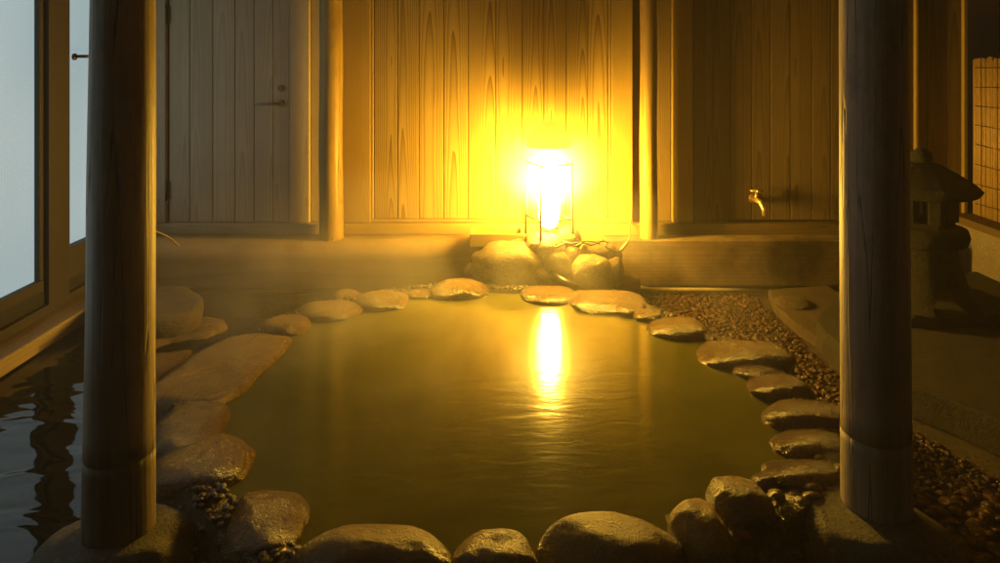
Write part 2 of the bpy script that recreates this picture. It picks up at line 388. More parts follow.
rim(159, 247, 436, 493, 'large dome shaped stone on the left edge, second in front of the flat slab', cf=.34, pw=3.0)
rim(229, 304, 493, 557, 'stone at the near left pool corner beside the base boulder', cf=.34, pw=3.0)
rim(296, 446, 526, 592, 'wide boulder at the near edge of the pool, left of the small middle stone', cf=.6, pw=2.7, amp=.08)
rim(438, 464, 548, 580, 'low wedge stone filling the gap left of the small middle stone at the near edge', cf=.5, mat='stonedark', zb=.14)
rim(454, 534, 534, 592, 'rounded middle stone at the near edge of the pool between two wider boulders', cf=.6, pw=3.0, amp=.07)
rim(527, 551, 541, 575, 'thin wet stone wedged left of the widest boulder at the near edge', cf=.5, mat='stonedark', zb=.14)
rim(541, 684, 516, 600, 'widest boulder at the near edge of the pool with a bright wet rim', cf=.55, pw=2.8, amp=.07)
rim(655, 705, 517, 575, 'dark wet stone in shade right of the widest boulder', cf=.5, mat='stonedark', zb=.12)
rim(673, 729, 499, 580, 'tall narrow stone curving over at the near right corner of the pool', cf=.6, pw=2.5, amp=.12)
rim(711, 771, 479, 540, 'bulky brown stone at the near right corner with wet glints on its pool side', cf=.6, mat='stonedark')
rim(752, 776, 473, 492, 'small dark stone between the bulky corner stone and the long stones on the right edge', cf=.6, mat='stonedark')
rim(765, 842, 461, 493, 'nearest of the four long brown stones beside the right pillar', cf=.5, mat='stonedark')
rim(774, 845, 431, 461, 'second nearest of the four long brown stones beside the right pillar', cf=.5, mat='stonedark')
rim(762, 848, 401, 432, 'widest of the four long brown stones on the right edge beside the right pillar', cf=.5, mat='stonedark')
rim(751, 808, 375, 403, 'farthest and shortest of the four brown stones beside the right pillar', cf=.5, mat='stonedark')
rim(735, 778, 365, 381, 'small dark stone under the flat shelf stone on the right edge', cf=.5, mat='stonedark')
rim(699, 787, 341, 369, 'flat shelf shaped stone on the right edge with a pale top', cf=.5, pw=3.2)
rim(700, 733, 337, 347, 'thin sliver of stone behind the flat shelf stone on the right edge', cf=.5, zb=.16)
rim(649, 708, 317, 340, 'smooth pale oval stone on the far right edge of the pool', cf=.5, pw=2.3, amp=.05)
rim(633, 663, 309, 322, 'small tilted stone left of the smooth pale oval on the far right edge', cf=.6)
rim(613, 641, 302, 317, 'small crescent stone in front of the broad flat rock right of the spout', cf=.6)
rim(571, 642, 291, 314, 'broad flat rock at the water right of the spout below the pile', cf=.45, pw=3.0)
rim(523, 576, 286, 305, 'wet shining stone under the spout that mirrors the lamp', cf=.45, mat='stone')
rim(431, 486, 279, 300, 'pale oval stone at the far edge left of the big lamp pile boulder', cf=.6)
# rocks piled under the lamp
rock(473, 545, 242, 296, 4.01, 'biggest rounded boulder on the left of the pile under the lamp', seed=3)
rock(472, 512, 246, 270, 4.15, 'boulder partly hidden behind the left shoulder of the biggest one', seed=5)
rock(464, 495, 262, 288, 4.05, 'small low rock at the left foot of the pile', seed=8)
rock(540, 570, 249, 282, 3.99, 'egg shaped rock in the middle of the pile above the spout', seed=11)
rock(572, 613, 253, 298, 3.97, 'large round boulder on the right of the pile', seed=13)
rock(580, 616, 241, 262, 4.15, 'rock behind the large round boulder on the right of the pile', seed=14)
rock(606, 624, 257, 284, 4.05, 'narrow rock at the right end of the pile', seed=17)
rock(524, 565, 231, 258, 4.09, 'pale bright rock on top of the pile that the lamp frame stands on', seed=19, bf=1.2)
rock(556, 582, 227, 252, 4.12, 'pale small rock beside the lamp foot on top of the pile', seed=21)
rock(524, 545, 240, 258, 4.01, 'pebble sized rock wedged under the lamp rock at the front', seed=22)
rock(562, 582, 246, 274, 4.06, 'narrow upright rock between the egg shaped rock and the large round boulder', seed=24, mat='stonedark')
rock(533, 550, 268, 285, 3.91, 'small rock low in the front of the pile left of the spout', seed=27)
rock(505, 605, 258, 312, 4.10, 'dark rock mass at the core of the pile behind the other rocks', seed=29, mat='stonedark')
rock(484, 520, 238, 262, 4.16, 'rounded rock leaning on the wooden box at the upper left of the pile', seed=31)
rock(508, 540, 236, 252, 4.16, 'small rock between the wooden box and the pale lamp rock', seed=33)
rock(516, 552, 258, 290, 4.03, 'squat rock between the biggest boulder and the egg shaped rock', seed=35)
rock(598, 622, 246, 264, 4.16, 'flat topped rock at the upper right end of the pile by the damp board', seed=37)
rock(612, 640, 272, 292, 4.08, 'little rock on the gravel at the right foot of the pile', seed=39, mat='stonedark')
# spout
m = MB(); m.tube([pt(551, 275, 3.92), pt(562, 281, 3.85), pt(576, 288, 3.76)], [.024, .022, .02], 12)
tag(m.build('water_spout', M['black']), 'black spout dripping between the rocks of the pile', 'spout')  # black colour stands in for the dark drip hole between the rocks
# ------------------------------------------------------------------ slabs and step rocks (left)
SLABS = []
def slab(pix, zt, zb, mat, label, name, cat='stone', amp=.008, group=None):
    P = [at(a, b, zt) for a, b in pix]
    for _ in range(2):
        Q = []
        for i in range(len(P)):
            a, b = P[i], P[(i+1) % len(P)]; Q += [a*.8+b*.2, a*.2+b*.8]
        P = Q
    SLABS.append([(p.x, p.y) for p in P])
    k = len(P); c = sum(P, Vector())/k; ar = sum(P[i].x*P[(i+1) % k].y-P[(i+1) % k].x*P[i].y for i in range(k))
    if ar < 0: P = P[::-1]
    vs = []; ringd = [(0.0, zt), (.5, zt), (.85, zt), (.965, zt-.004), (1.0, zt-.022), (1.025, (zt+zb)/2), (1.0, zb)]
    vs.append((c.x, c.y, zt)); fs = []
    for s, z in ringd[1:]:
        for p in P:
            q = c+(p-c)*s; nz = mn.noise(Vector((q.x*6, q.y*6, z*4)))+.5*mn.noise(Vector((q.x*15, q.y*15, z*9)))
            e = (p-c).normalized()*nz*amp*(2.2 if s > .9 else .5)
            vs.append((q.x+e.x, q.y+e.y, z+nz*amp))
    fs += [(0, 1+i, 1+(i+1) % k) for i in range(k)]
    for r in range(len(ringd)-2):
        fs += [(1+r*k+i, 1+(r+1)*k+i, 1+(r+1)*k+(i+1) % k, 1+r*k+(i+1) % k) for i in range(k)]
    m = MB(); m.add(vs, fs, None, True)
    return tag(m.build(name, M[mat]), label, cat, group)
slab([(226, 333), (258, 331), (294, 334), (288, 345), (266, 366), (243, 386), (212, 403), (185, 403), (130, 398), (160, 378), (194, 352)], .205, .02, 'stone',
     'long flat slab with a level top on the left edge of the pool', 'flat_slab')
slab([(110, 290), (160, 283), (188, 287), (200, 300), (199, 309), (178, 317), (110, 322)], .165, .05, 'rock', 'thick stepping stone with a flat top beside the left log pillar', 'step_stone', amp=.012)
slab([(120, 318), (165, 322), (205, 317), (229, 322), (215, 332), (180, 342), (120, 350)], .07, -.01, 'rock', 'lower ragged stepping stone at the foot of the thick one', 'step_stone', amp=.02)
slab([(120, 352), (165, 350), (196, 349), (178, 365), (150, 382), (110, 380)], .07, -.01, 'stone', 'sunken flat stone between the stepping stones and the long slab', 'step_stone', amp=.01)
rim(54, 100, 382, 402, 'low stone left of the left log pillar under the window wall', zb=.02, cf=.4, mat='stonedark', name='floor_stone', group=None)
# ------------------------------------------------------------------ log pillars on base stones
def pillar(px_b, px_t, wb, wt, py_b, stone_box, who, seed):
    zt = .20; Y = F*(CZ-zt)/(py_b-HY); X0 = (px_b-HX)*Y/F; X1 = (px_t-HX)*Y/F; cz_ = Y/math.hypot(X0, Y); rb, rt = wb/2*Y/F*cz_, wt/2*Y/F*cz_
    zs = .40; ztop = 1.45+55*Y/F
    def cx(z): return X0+(X1-X0)*(z-zt)/(ztop-zt)
    def rr(z): return rb+(rt-rb)*(z-zt)/(ztop-zt)
    r = root('log_pillar', (X0, Y, zt), f'{who} peeled log pillar standing on its own base stone in the foreground', 'pillar', 'round log pillars in front of the pool')
    def seg(z0, z1, extra, N):
        m = MB(); nn = 40; vs = []; fs = []
        for i in range(N+1):
            z = z0+(z1-z0)*i/N
            for k in range(nn):
                a = 2*math.pi*k/nn; d = Vector((math.cos(a), math.sin(a), z*.7+seed)); q = rr(z)+extra+.004*mn.noise(d*1.6)+.0015*mn.noise(Vector((d.x*6, d.y*6, z*2)))
                if z0 == zt and i == 0: q -= .006
                vs.append((cx(z)+q*math.cos(a), Y+q*math.sin(a), z))
        for i in range(N):
            for k in range(nn):
                a, b = i*nn+k, i*nn+(k+1) % nn; fs.append((a, b, b+nn, a+nn))
        fs.append(tuple(range(nn))[::-1]); fs.append(tuple(range(N*nn, N*nn+nn)))
        return m.add(vs, fs, None, True)
    seg(zs+.002, 2.7, 0, 40).build('shaft', M['log'], r)
    f = seg(zt-.012, zs, .0004, 8).build('foot', M['logfoot' if who == 'right' else 'logfoot_dark'], r); f['label'] = 'grafted foot below the seam, '+('paler' if who == 'right' else 'darker')+' than the shaft'
    x0, x1, y0 = stone_box; a = (x1-x0)/2*Y/F; xc = ((x0+x1)/2-HX)*Y/F
    m = MB(); V, Fs = blob((xc, Y-.02, .045), a*1.12, a*.95, .18, seed, 2.6, .08, 0, 5)
    V = [Vector((v.x, v.y, min(v.z, zt-.004+.25*(v.z-zt)) if v.z > zt-.004 else v.z)) for v in V]
    m.add(V, Fs, None, True); tag(m.build('base_stone', M['basestone']), f'greenish grey boulder under the {who} log pillar', 'stone', 'boulders under the log pillars')
pillar(119, 123.5, 76, 67, 527, (44, 190, 0), 'left', 2.3)
pillar(876, 872.5, 73, 69, 505, (794, 948, 0), 'right', 5.1)
# ------------------------------------------------------------------ back wall
WY = 4.5; K = WY/F
def wx(p): return (p-HX)*K
def wz(p): return CZ-(p-HY)*K
TOP = 2.6
wall = root('plank_wall', (0, WY, 0), 'tall wall of vertical cypress boards and frames behind the pool', 'wall')
m = MB(); m.box(wx(100), 3.0, WY+.05, WY+.09, 0, TOP); m.build('backing', M['darkpanel'], wall)
def boards(x0, x1, z0, z1, w, yf, yb=None):
    m = MB(); x = x0; yb = yb or yf+.02
    while x < x1-.02:
        ww = w*random.uniform(.85, 1.15); e = min(x+ww, x1)
        if x1-e < w*.35: e = x1
        m.box(x+.0016, e-.0016, yf+random.uniform(-.0012, .0012), yb, z0, z1); x = e
    return m
dr = boards(wx(169), wx(290)-.002, wz(222), TOP, 22*K, WY).build('door', M['door'], wall, bevel=.004); dr['label'] = 'grey board door with a lever handle and hinges'
m = MB(); m.tube([(wx(281), WY, wz(103)), (wx(281), WY-.05, wz(103))], .007, 10).tube([(wx(283), WY-.05, wz(103)), (wx(258), WY-.05, wz(103.5))], [.009, .008], 12)
m.lathe([(.0, -.004), (.022, -.004), (.022, .004), (0, .004)], (0, 0, 0), 20)
for i in range(len(m.v)-80, len(m.v)): x, y, z = m.v[i]; m.v[i] = (wx(281)+x, WY-.006+z, wz(103)+y)
m.build('door_handle', M['bronze'], dr)
m = MB(); m.tube([(wx(281), WY-.002, wz(88)), (wx(281), WY-.018, wz(88))], [.021, .018], 20).tube([(wx(281), WY-.018, wz(88)), (wx(281), WY-.021, wz(88))], .006, 10); m.build('lock', M['bronze'], dr)
for y in (14, 190):
    m = MB(); m.tube([(wx(167.5), WY-.02, wz(y+10)), (wx(167.5), WY-.02, wz(y-10))], .007, 10).box(wx(168), wx(170.5), WY-.008, WY-.003, wz(y+9), wz(y-9)); m.build('hinge', M['iron'], dr)
def stile(a, b, yf=WY-.025, mat='frame', name='stile', z0=None, yb=WY+.02):
    m = MB(); m.box(wx(a), wx(b), yf, yb, z0 if z0 is not None else wz(222), TOP); return m.build(name, M[mat], wall, bevel=.004)
stile(140, 167, mat='door'); stile(290.3, 310, WY-.02, mat='door'); stile(310.3, 342.5, WY+.012, mat='door', name='filler'); stile(343, 371, WY-.025)
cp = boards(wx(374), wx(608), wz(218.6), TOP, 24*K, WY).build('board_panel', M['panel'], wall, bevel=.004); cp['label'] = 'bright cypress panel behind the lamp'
for a, b in ((371.3, 373.7), (608.3, 610.7)): stile(a, b, WY-.012, name='bead', z0=wz(218.4))
m = MB(); m.box(wx(371.3), wx(610.7), WY-.010, WY+.02, wz(221.7), wz(218.9), 'x'); m.build('bead', M['frame'], wall, bevel=.002)
stile(611, 632, WY-.025); stile(632.3, 671.7, WY+.02, mat='darkpanel', name='filler', yb=WY+.04); stile(672, 692, WY-.02)
rp = boards(wx(693), wx(906), wz(220), TOP, 20*K, WY).build('board_panel', M['darkpanel'], wall, bevel=.004); rp['label'] = 'dark board panel behind the brass tap'
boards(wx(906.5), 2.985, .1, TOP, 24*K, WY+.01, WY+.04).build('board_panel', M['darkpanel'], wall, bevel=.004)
for a, b in ((914, 917), (962, 966)): stile(a, b, WY-.02, mat='frame', name='batten', z0=.1, yb=WY+.009)
def rail(a, b, y0, y1, mat):
    m = MB(); m.box(wx(a), wx(b), WY-.045, WY+.03, wz(y1), wz(y0), 'x'); m.build('bottom_rail', M[mat], wall, bevel=.004)
rail(140, 342, 222.3, 247, 'door'); rail(342.4, 641, 222.3, 247, 'frame'); rail(641.4, 906, 222.3, 247, 'darkpanel')
def post(px, w, label):
    Y = 4.35; r = w/2*Y/F; X = (px-HX)*Y/F; m = MB(); zb = .19
    m.tube([(X+.002*math.sin(i), Y, zb+(2.7-zb)*i/16) for i in range(17)], [r*(1.04-.006*i) for i in range(17)], 32)
    tag(m.build('wall_post', M['post']), label, 'post', 'round posts in front of the plank wall')
post(331, 23, 'slim round post in front of the wall between the grey door and the bright panel')
post(648.5, 17, 'slim round post in front of the wall between the bright panel and the dark panel')
rf = root('eave_roof', (-.4, 3, 2.7), 'dark board roof carried by the two log pillars', 'roof')
m = MB(); x = -2.45
while x < 1.7: m.box(x, x+.178, 1.35, 4.62, 2.702, 2.73, 'y'); x += .18
m.build('ceiling_boards', M['darkpanel'], rf)
m = MB(); m.box(-2.45, 1.75, 1.72, 1.86, 2.731, 2.86, 'x'); m.build('beam', M['darkpanel'], rf)
fr_ = MB(); y = 1.2
while y < 4.9: fr_.box(3.55, 3.57, y, y+.138, 0, 2.6); y += .14
tag(fr_.build('added_backdrop', M['black']), 'black board backdrop added behind the bamboo screen to hide the sky', 'backdrop')  # added backdrop, black so that no sky glow shows above the screen
tp = root('water_tap', (wx(753), WY, wz(196)), 'small brass tap on the dark board panel', 'tap')
c = Vector((wx(753), WY, wz(198)))
m = MB(); m.tube([c+Vector((-.004, 0, 0)), c+Vector((0, -.05, 0)), c+Vector((.008, -.075, -.004)), c+Vector((.016, -.09, -.03)), c+Vector((.018, -.092, -.06))], [.013, .013, .013, .011, .01], 14)
m.tube([c+Vector((0, -.045, 0)), c+Vector((0, -.045, .035))], [.012, .007], 12); m.v = [tuple(c+(Vector(q)-c)*1.4) for q in m.v]; m.build('tap_body', M['brass'], tp)
m = MB(); m.tube([c+Vector((-.028, -.045, .042)), c+Vector((.028, -.045, .042))], [.007, .007], 10).tube([c+Vector((0, -.07, .042)), c+Vector((0, -.02, .042))], .006, 10); m.v = [tuple(c+(Vector(q)-c)*1.4) for q in m.v]; m.build('tap_handle', M['brass'], tp)
m = MB(); m.tube([c+Vector((0, -.001, 0)), c+Vector((0, -.008, 0))], .022, 20); m.v = [tuple(c+(Vector(q)-c)*1.4) for q in m.v]; m.build('wall_flange', M['brass'], tp)
# beams along the wall foot
m = MB(); x0, x1 = -2.25, (470-HX)*4.22/F
prof = []
for i in range(9):
    a = math.radians(180-90*i/8); prof.append((4.30+.10*math.cos(a), .215+.10*math.sin(a)))
prof += [(4.44, .315), (4.44, .02), (4.22, .02), (4.205, .06)]
N = 24; vs = []; fs = []; uvs = []; k = len(prof)
for i in range(N+1):
    x = x0+(x1-x0)*i/N
    for (y, z) in prof: vs.append((x, y-.006*mn.noise(Vector((x*2, z*5, 1))), z+.005*mn.noise(Vector((x*3, y*5, 4)))))
for i in range(N):
    for j in range(k):
        a, b = i*k+j, i*k+(j+1) % k; fs.append((a, a+k, b+k, b)); uvs.append([(j*.03, vs[a][0]), (j*.03, vs[a+k][0]), ((j+1)*.03, vs[a+k][0]), ((j+1)*.03, vs[a][0])])
m.add(vs, fs, uvs, True); b = len(m.v)-len(vs)
for i, rv in ((0, 0), (N, 1)):
    m.f.append(tuple(i*k+j for j in range(k))); m.sm.append(False); m.uv.append([(vs[i*k+j][1]-4.3, vs[i*k+j][2]) for j in range(k)])
tag(m.build('timber_beam', M['beam'], recalc=True), 'thick pale timber with a rounded top lying along the wall foot left of the rocks', 'beam')
m = MB(); m.box((606-HX)*4.28/F, 2.6, 4.28, 4.42, .035, CZ-(240.5-HY)*4.28/F, 'x')
tag(m.build('plinth_board', M['plinth'], bevel=.006), 'dark damp stained board along the wall foot right of the rocks', 'board')
m = MB(); m.tube([at(612, 281, .03)+Vector((0, 0, 0)), (.9, 4.235, .032), (1.25, 4.23, .03), ((777-HX)*4.2/F, 4.2, .03)], .013, 12)
tag(m.build('floor_pipe', M['pipe']), 'thin pipe running along the foot of the damp board', 'pipe')
bx = root('wooden_box', ((500-HX)*4.2/F, 4.2, .1), 'small open wooden box behind the left side of the rock pile', 'box')
xa, xb, ya, yb, zt_ = (470-HX)*4.14/F, (524-HX)*4.14/F, 4.14, 4.34, CZ-(234-HY)*4.14/F
for nm, d in (('front_board', (xa, xb, ya, ya+.018)), ('back_board', (xa, xb, yb-.018, yb)), ('side_board', (xa, xa+.018, ya+.0185, yb-.0185)), ('side_board', (xb-.018, xb, ya+.0185, yb-.0185))):
    m = MB(); m.box(*d, .318, zt_, 'x' if d[1]-d[0] > .1 else 'y'); m.build(nm, M['frame'], bx, bevel=.002)
m = MB(); m.box(xa+.004, xb-.004, ya+.004, yb-.004, .02, .316, 'x'); m.build('bottom', M['plinth'], bx)
# ------------------------------------------------------------------ lamp
LY = 4.13; LX = (549-HX)*LY/F
lp = root('garden_lamp', (LX, LY, .43), 'glowing lamp with four slim legs and a round shade on the rock pile', 'lamp')
zf, zr = CZ-(236-HY)*LY/F, CZ-(161-HY)*LY/F
hw = .098; rot = math.radians(22); cs, sn = math.cos(rot), math.sin(rot)
cor = [(LX+(a*cs-b*sn)*hw, LY+(a*sn+b*cs)*hw) for a, b in ((1, 1), (-1, 1), (-1, -1), (1, -1))]
for (x, y) in cor:
    m = MB(); m.tube([(x+(x-LX)*.06, y+(y-LY)*.06, zf), (x, y, zr)], [.0085, .006], 8); m.build('leg', M['iron'], lp)
for z in (zr-.012, zf+.11):
    m = MB()
    for i in range(4): a, b = cor[i], cor[(i+1) % 4]; m.tube([(a[0], a[1], z), (b[0], b[1], z)], .005, 8)
    m.build('cross_bar', M['iron'], lp)
m = MB(); m.lathe([(.0, .0), (.04, .0), (.056, .03), (.064, .10), (.065, .25), (.058, .35), (.04, .42), (0, .42)], (LX, LY, zf+.06), 28); m.build('glass_chimney', M['glow'], lp)
zs_ = CZ-(146-HY)*LY/F
m = MB(); m.lathe([(.132, 0), (.136, .006), (.128, .03), (.105, .075), (.07, .115), (.03, .14), (.0, .147)], (LX, LY, zs_), 36); m.f.pop(-2); m.sm.pop(-2); m.uv.pop(-2); m.build('lamp_shade', M['shade'], lp)
m = MB(); m.tube([(LX, LY, zf+.01), (LX, LY, zf+.059)], [.03, .02], 14); m.tube([(LX-.06, LY, zf+.11), (LX+.06, LY, zf+.11)], .006, 8); m.build('lamp_base', M['iron'], lp)
# cable
def spline(P, k=8):
    P = [Vector(p) for p in P]; out = []
    for i in range(len(P)-1):
        p0, p1, p2, p3 = P[max(i-1, 0)], P[i], P[i+1], P[min(i+2, len(P)-1)]
        for j in range(k):
            t_ = j/k; out.append(.5*((2*p1)+(-p0+p2)*t_+(2*p0-5*p1+4*p2-p3)*t_**2+(-p0+3*p1-3*p2+p3)*t_**3))
    return out+[P[-1]]
cb = root('power_cable', pt(600, 243, 3.97), 'thin black and cream cable looping over the right rocks to a plug on the wall', 'cable')
m = MB(); m.tube(spline([pt(551, 242, 3.95), pt(556, 247, 3.91), pt(566, 243, 3.91), pt(575, 246, 3.91), pt(583, 243, 3.91), pt(592, 245, 3.91), pt(602, 241, 3.95), pt(608, 243, 3.99), pt(606, 247, 3.97), pt(618, 252, 4.1), pt(621, 250, 4.2)]), .0045, 8); m.build('black_cord', M['black'], cb)
m = MB(); m.tube(spline([pt(562, 241, 3.95), pt(572, 243.5, 3.91), pt(588, 241, 3.91), pt(600, 244, 3.94)]), .004, 8); m.build('black_cord', M['black'], cb)
m = MB(); m.tube(spline([pt(628, 241, 4.22), pt(630, 235, 4.30), pt(630, 226, 4.42), pt(631.5, 217, 4.46), pt(632, 206, 4.46)]), .0045, 8); m.build('cream_cord', M['cord'], cb)
m = MB(); m.tube([pt(618, 253, 4.2), pt(622, 249, 4.2), pt(626, 244, 4.21), pt(629, 240, 4.22)], [.008, .012, .010, .005], 10); m.build('plug', M['cord'], cb)
# ------------------------------------------------------------------ window wall on the left
WX = -2.3
def wyp(p, X=WX): return F*X/(p-HX)
ww = root('window_wall', (WX, 3, 0), 'frosted glass window wall glowing pale blue on the left', 'wall')
def bx_(name, x0, x1, y0, y1, z0, z1, mat, grain='y', bev=.003, par=None):
    m = MB(); m.box(x0, x1, y0, y1, z0, z1, grain); return m.build(name, M[mat], par or ww, bevel=bev)
y34, y38, y48, y70 = wyp(34), wyp(38), wyp(49, WX+.05), wyp(70, WX+.05)
NEAR = 1.3
win = MB(); win.box(WX-.02, WX+.03, NEAR, y38, .278, .332, 'y'); win.box(WX-.02, WX+.028, y34, y38, .333, 2.2); win.box(WX-.02, WX+.028, NEAR, NEAR+.05, .333, 2.2); win.box(WX-.02, WX+.03, NEAR, y38, 2.201, 2.26, 'y')
w1 = win.build('window', M['mullion'], ww, bevel=.003)
m = MB(); m.box(WX-.006, WX+.002, NEAR+.051, y34-.001, .333, 2.2, 'y'); m.build('pane', M['glass'], w1)
bx_('window_track', WX-.04, WX+.022, y38+.001, y48, .2, 2.3, 'alu', 'z'); bx_('window_post', WX-.04, WX+.05, y48+.001, y70, .2, 2.3, 'mullion', 'z')
z2 = CZ-(244-HY)*wyp(69)/F
win = MB(); win.box(WX-.02, WX+.045, y70+.001, 4.44, z2-.17, z2-.002, 'y'); win.box(WX-.02, WX+.04, 4.40, 4.44, z2, 2.2); win.box(WX-.02, WX+.04, y70+.001, 4.44, 2.201, 2.26, 'y')
w2 = win.build('window', M['mullion'], ww, bevel=.003)
m = MB(); m.box(WX-.006, WX+.002, y70+.002, 4.399, z2, 2.2, 'y'); m.build('pane', M['glass'], w2)
m = MB(); yl = wyp(64); m.lathe([(0, 0), (.018, 0), (.018, .01), (0, .01)], (0, 0, 0), 16)
m.v = [(WX+.051+z, yl+x, CZ-.008+y) for x, y, z in m.v]
m.tube([(WX+.06, yl, CZ-.006), (WX+.10, yl+.005, CZ-.006), (WX+.13, yl+.16, CZ-.006)], [.008, .009, .007], 10); m.build('latch', M['iron'], w2)
bx_('lower_track', WX-.03, WX+.028, NEAR, 4.44, .205, .277, 'alu'); bx_('tile_strip', WX-.03, WX+.05, NEAR, 4.44, .155, .204, 'mullion')
bx_('sill', WX-.03, WX+.15, 1.6, 4.2, .057, .134, 'sillwood', bev=.008)
bx_('footing', WX-.03, WX+.10, 1.6, 4.2, -.02, .056, 'soil')
m = MB(); m.box(WX-.12, WX-.05, 1.6, 4.6, -.02, 2.6); m.build('backing', M['mullion'], ww)
bx_('window_post', WX-.04, WX+.05, NEAR-.14, NEAR-.001, .2, 2.3, 'mullion', 'z')
m = MB(); m.tube(spline([pt(150, 229, 3.9), pt(160, 233, 3.95), pt(170, 238, 4.0), pt(179, 246, 4.1)]), .006, 8); tag(m.build('garden_hose', M['cord']), 'short pale hose curving over the left end of the timber beam', 'hose')
# ------------------------------------------------------------------ right side: concrete steps, stone lantern, low wall, bamboo screen
def flat(pix, z, zb, mat, name, label, cat, bevel=.015):
    P = [at(a, b, z) for a, b in pix[:-1] if True] + ([at(*pix[-1], z)])
    m = MB(); m.prism([(p.x, p.y) for p in P], zb, z); return m
lo = [at(a, b, .05) for a, b in ((768, 289), (776, 306), (797, 325), (822, 341), (846, 356), (880, 372))]
m = MB(); m.prism([(p.x, p.y) for p in lo]+[(1.75, 2.7), (2.0, 2.7), (2.0, 4.27)], -.05, .05)
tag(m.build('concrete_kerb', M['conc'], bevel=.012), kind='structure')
hi = [at(a, b, .135) for a, b in ((860, 297), (832, 303), (819, 312), (816, 320), (822, 330), (838, 343), (870, 366), (910, 385), (955, 402), (1000, 421), (1080, 455))]
m = MB(); m.prism([(p.x, p.y) for p in hi]+[(2.9, 2.1), (2.9, 4.27)], .0, .135)
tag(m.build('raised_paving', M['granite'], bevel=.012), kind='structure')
rim(777, 809, 296, 310, 'low rounded stone bump on the concrete kerb at the far right', zb=.05, cf=.5, mat='conc', name='kerb_stone', group=None, pw=2.2)
# low wall and screen
lw = root('low_wall', (2.9, 3.6, 0), 'low plastered wall with a dark coping behind the stone lantern', 'wall')
m = MB(); m.box(2.90, 3.06, 1.5, 4.46, 0, .395, 'y'); m.build('plaster_face', M['plaster'], lw)
m = MB(); m.box(2.86, 3.09, 1.5, 4.46, .397, .444, 'y'); m.build('coping', M['darkpanel'], lw, bevel=.006)
sr = root('bamboo_screen', (3.0, 3.6, .45), 'bound bamboo stick screen on the low wall at the far right', 'screen')
m = MB(); y = 1.6
while y < 4.44:
    r = random.uniform(.006, .009); xx = 3.0+random.uniform(-.004, .004); tp_ = 1.43+random.uniform(-.012, .012)
    m.tube([(xx, y, .446), (xx+random.uniform(-.003, .003), y+random.uniform(-.003, .003), .95), (xx, y, tp_)], r, 6); y += r*1.9
m.build('sticks', M['bamboo'], sr)
m = MB()
for i in range(8):
    z = .52+i*.122; m.tube([(2.988, 1.6+q*.2, z+.004*math.sin(q*2.1+i)) for q in range(15)], .0022, 6)
m.build('binding_wire', M['black'], sr)
# stone lantern
QX, QY, QZ = (921-HX)*3.6/F, 3.6, .135
sl = root('stone_lantern', (QX, QY, QZ), 'dark squat stone lantern with a broad hexagonal roof and arched legs', 'lantern')
PI = math.pi
m = MB(); m.lathe([(.0, 0), (.36, 0), (.36, .05), (.34, .058), (0, .058)], (QX+.12, QY, QZ), 4, PI/4, False, 1.2, .9); m.build('plinth', M['lgranite'], sl, bevel=.008)
# arched leg ring
m = MB(); NN = 96; HH = 12; z0, z1 = .06, .345; vs = []; fs = []
def leg_r(f): return .275-.135*(f**.55)+.02*f
def hole(a, f):                                    # four arches between the legs
    d = ((a-PI*.28) % (PI/2))-PI/4; w = .40*math.sqrt(max(0, 1-(f/.62)**2)) if f < .62 else 0
    return abs(d) < w
for side in (0, 1):
    for i in range(HH+1):
        f = i/HH
        for k in range(NN):
            a = 2*PI*k/NN; r = leg_r(f)-(.06 if side else 0); vs.append((QX+r*math.cos(a), QY+r*math.sin(a), QZ+z0+(z1-z0)*f))
def idx(s_, i, k): return s_*(HH+1)*NN+i*NN+k % NN
solid = [[not hole(2*PI*(k+.5)/NN, (i+.5)/HH) for k in range(NN)] for i in range(HH)]
for i in range(HH):
    for k in range(NN):
        if not solid[i][k]: continue
        fs.append((idx(0, i, k), idx(0, i, k+1), idx(0, i+1, k+1), idx(0, i+1, k))); fs.append((idx(1, i+1, k), idx(1, i+1, k+1), idx(1, i, k+1), idx(1, i, k)))
        for (di, dk, e0, e1) in ((0, -1, (i, k), (i+1, k)), (0, 1, (i+1, k+1), (i, k+1)), (-1, 0, (i, k+1), (i, k)), (1, 0, (i+1, k), (i+1, k+1))):
            ii, kk = i+di, (k+dk) % NN
            if ii < 0 or ii >= HH or not solid[ii][kk]:
                fs.append((idx(0, *e0), idx(0, *e1), idx(1, *e1), idx(1, *e0)))
m.add(vs, fs, None, False); m.build('legs', M['lgranite'], sl, recalc=True)
m = MB(); m.lathe([(0, .345), (.15, .345), (.205, .365), (.215, .40), (.205, .435), (.17, .445), (0, .445)], (QX, QY, QZ), 36); m.build('platform', M['lgranite'], sl)
# fire box: six posts, sill and lintel rings so that the openings are real
m = MB(); r0 = .15
m.lathe([(0, .446), (r0, .446), (r0, .475), (0, .475)], (QX, QY, QZ), 6, PI/6, False); m.lathe([(0, .585), (r0, .585), (r0, .61), (0, .61)], (QX, QY, QZ), 6, PI/6, False)
for k in range(6):
    a = PI/6+k*PI/3; m.lathe([(0, .474), (.05, .474), (.05, .586), (0, .586)], (QX+.115*math.cos(a), QY+.115*math.sin(a), QZ), 6, a, False)
for k in (0, 2, 3, 5):
    a = k*PI/3; c0 = Vector((QX+.115*math.cos(a), QY+.115*math.sin(a), QZ)); m.lathe([(0, .474), (.045, .474), (.045, .586), (0, .586)], c0, 4, a+PI/4, False)
m.build('fire_box', M['lgranite'], sl, bevel=.004)
m = MB(); NR = 36; prof = [(0, .612), (.24, .60), (.275, .605), (.285, .625), (.25, .66), (.17, .715), (.09, .755), (.05, .765), (0, .765)]
vs = []
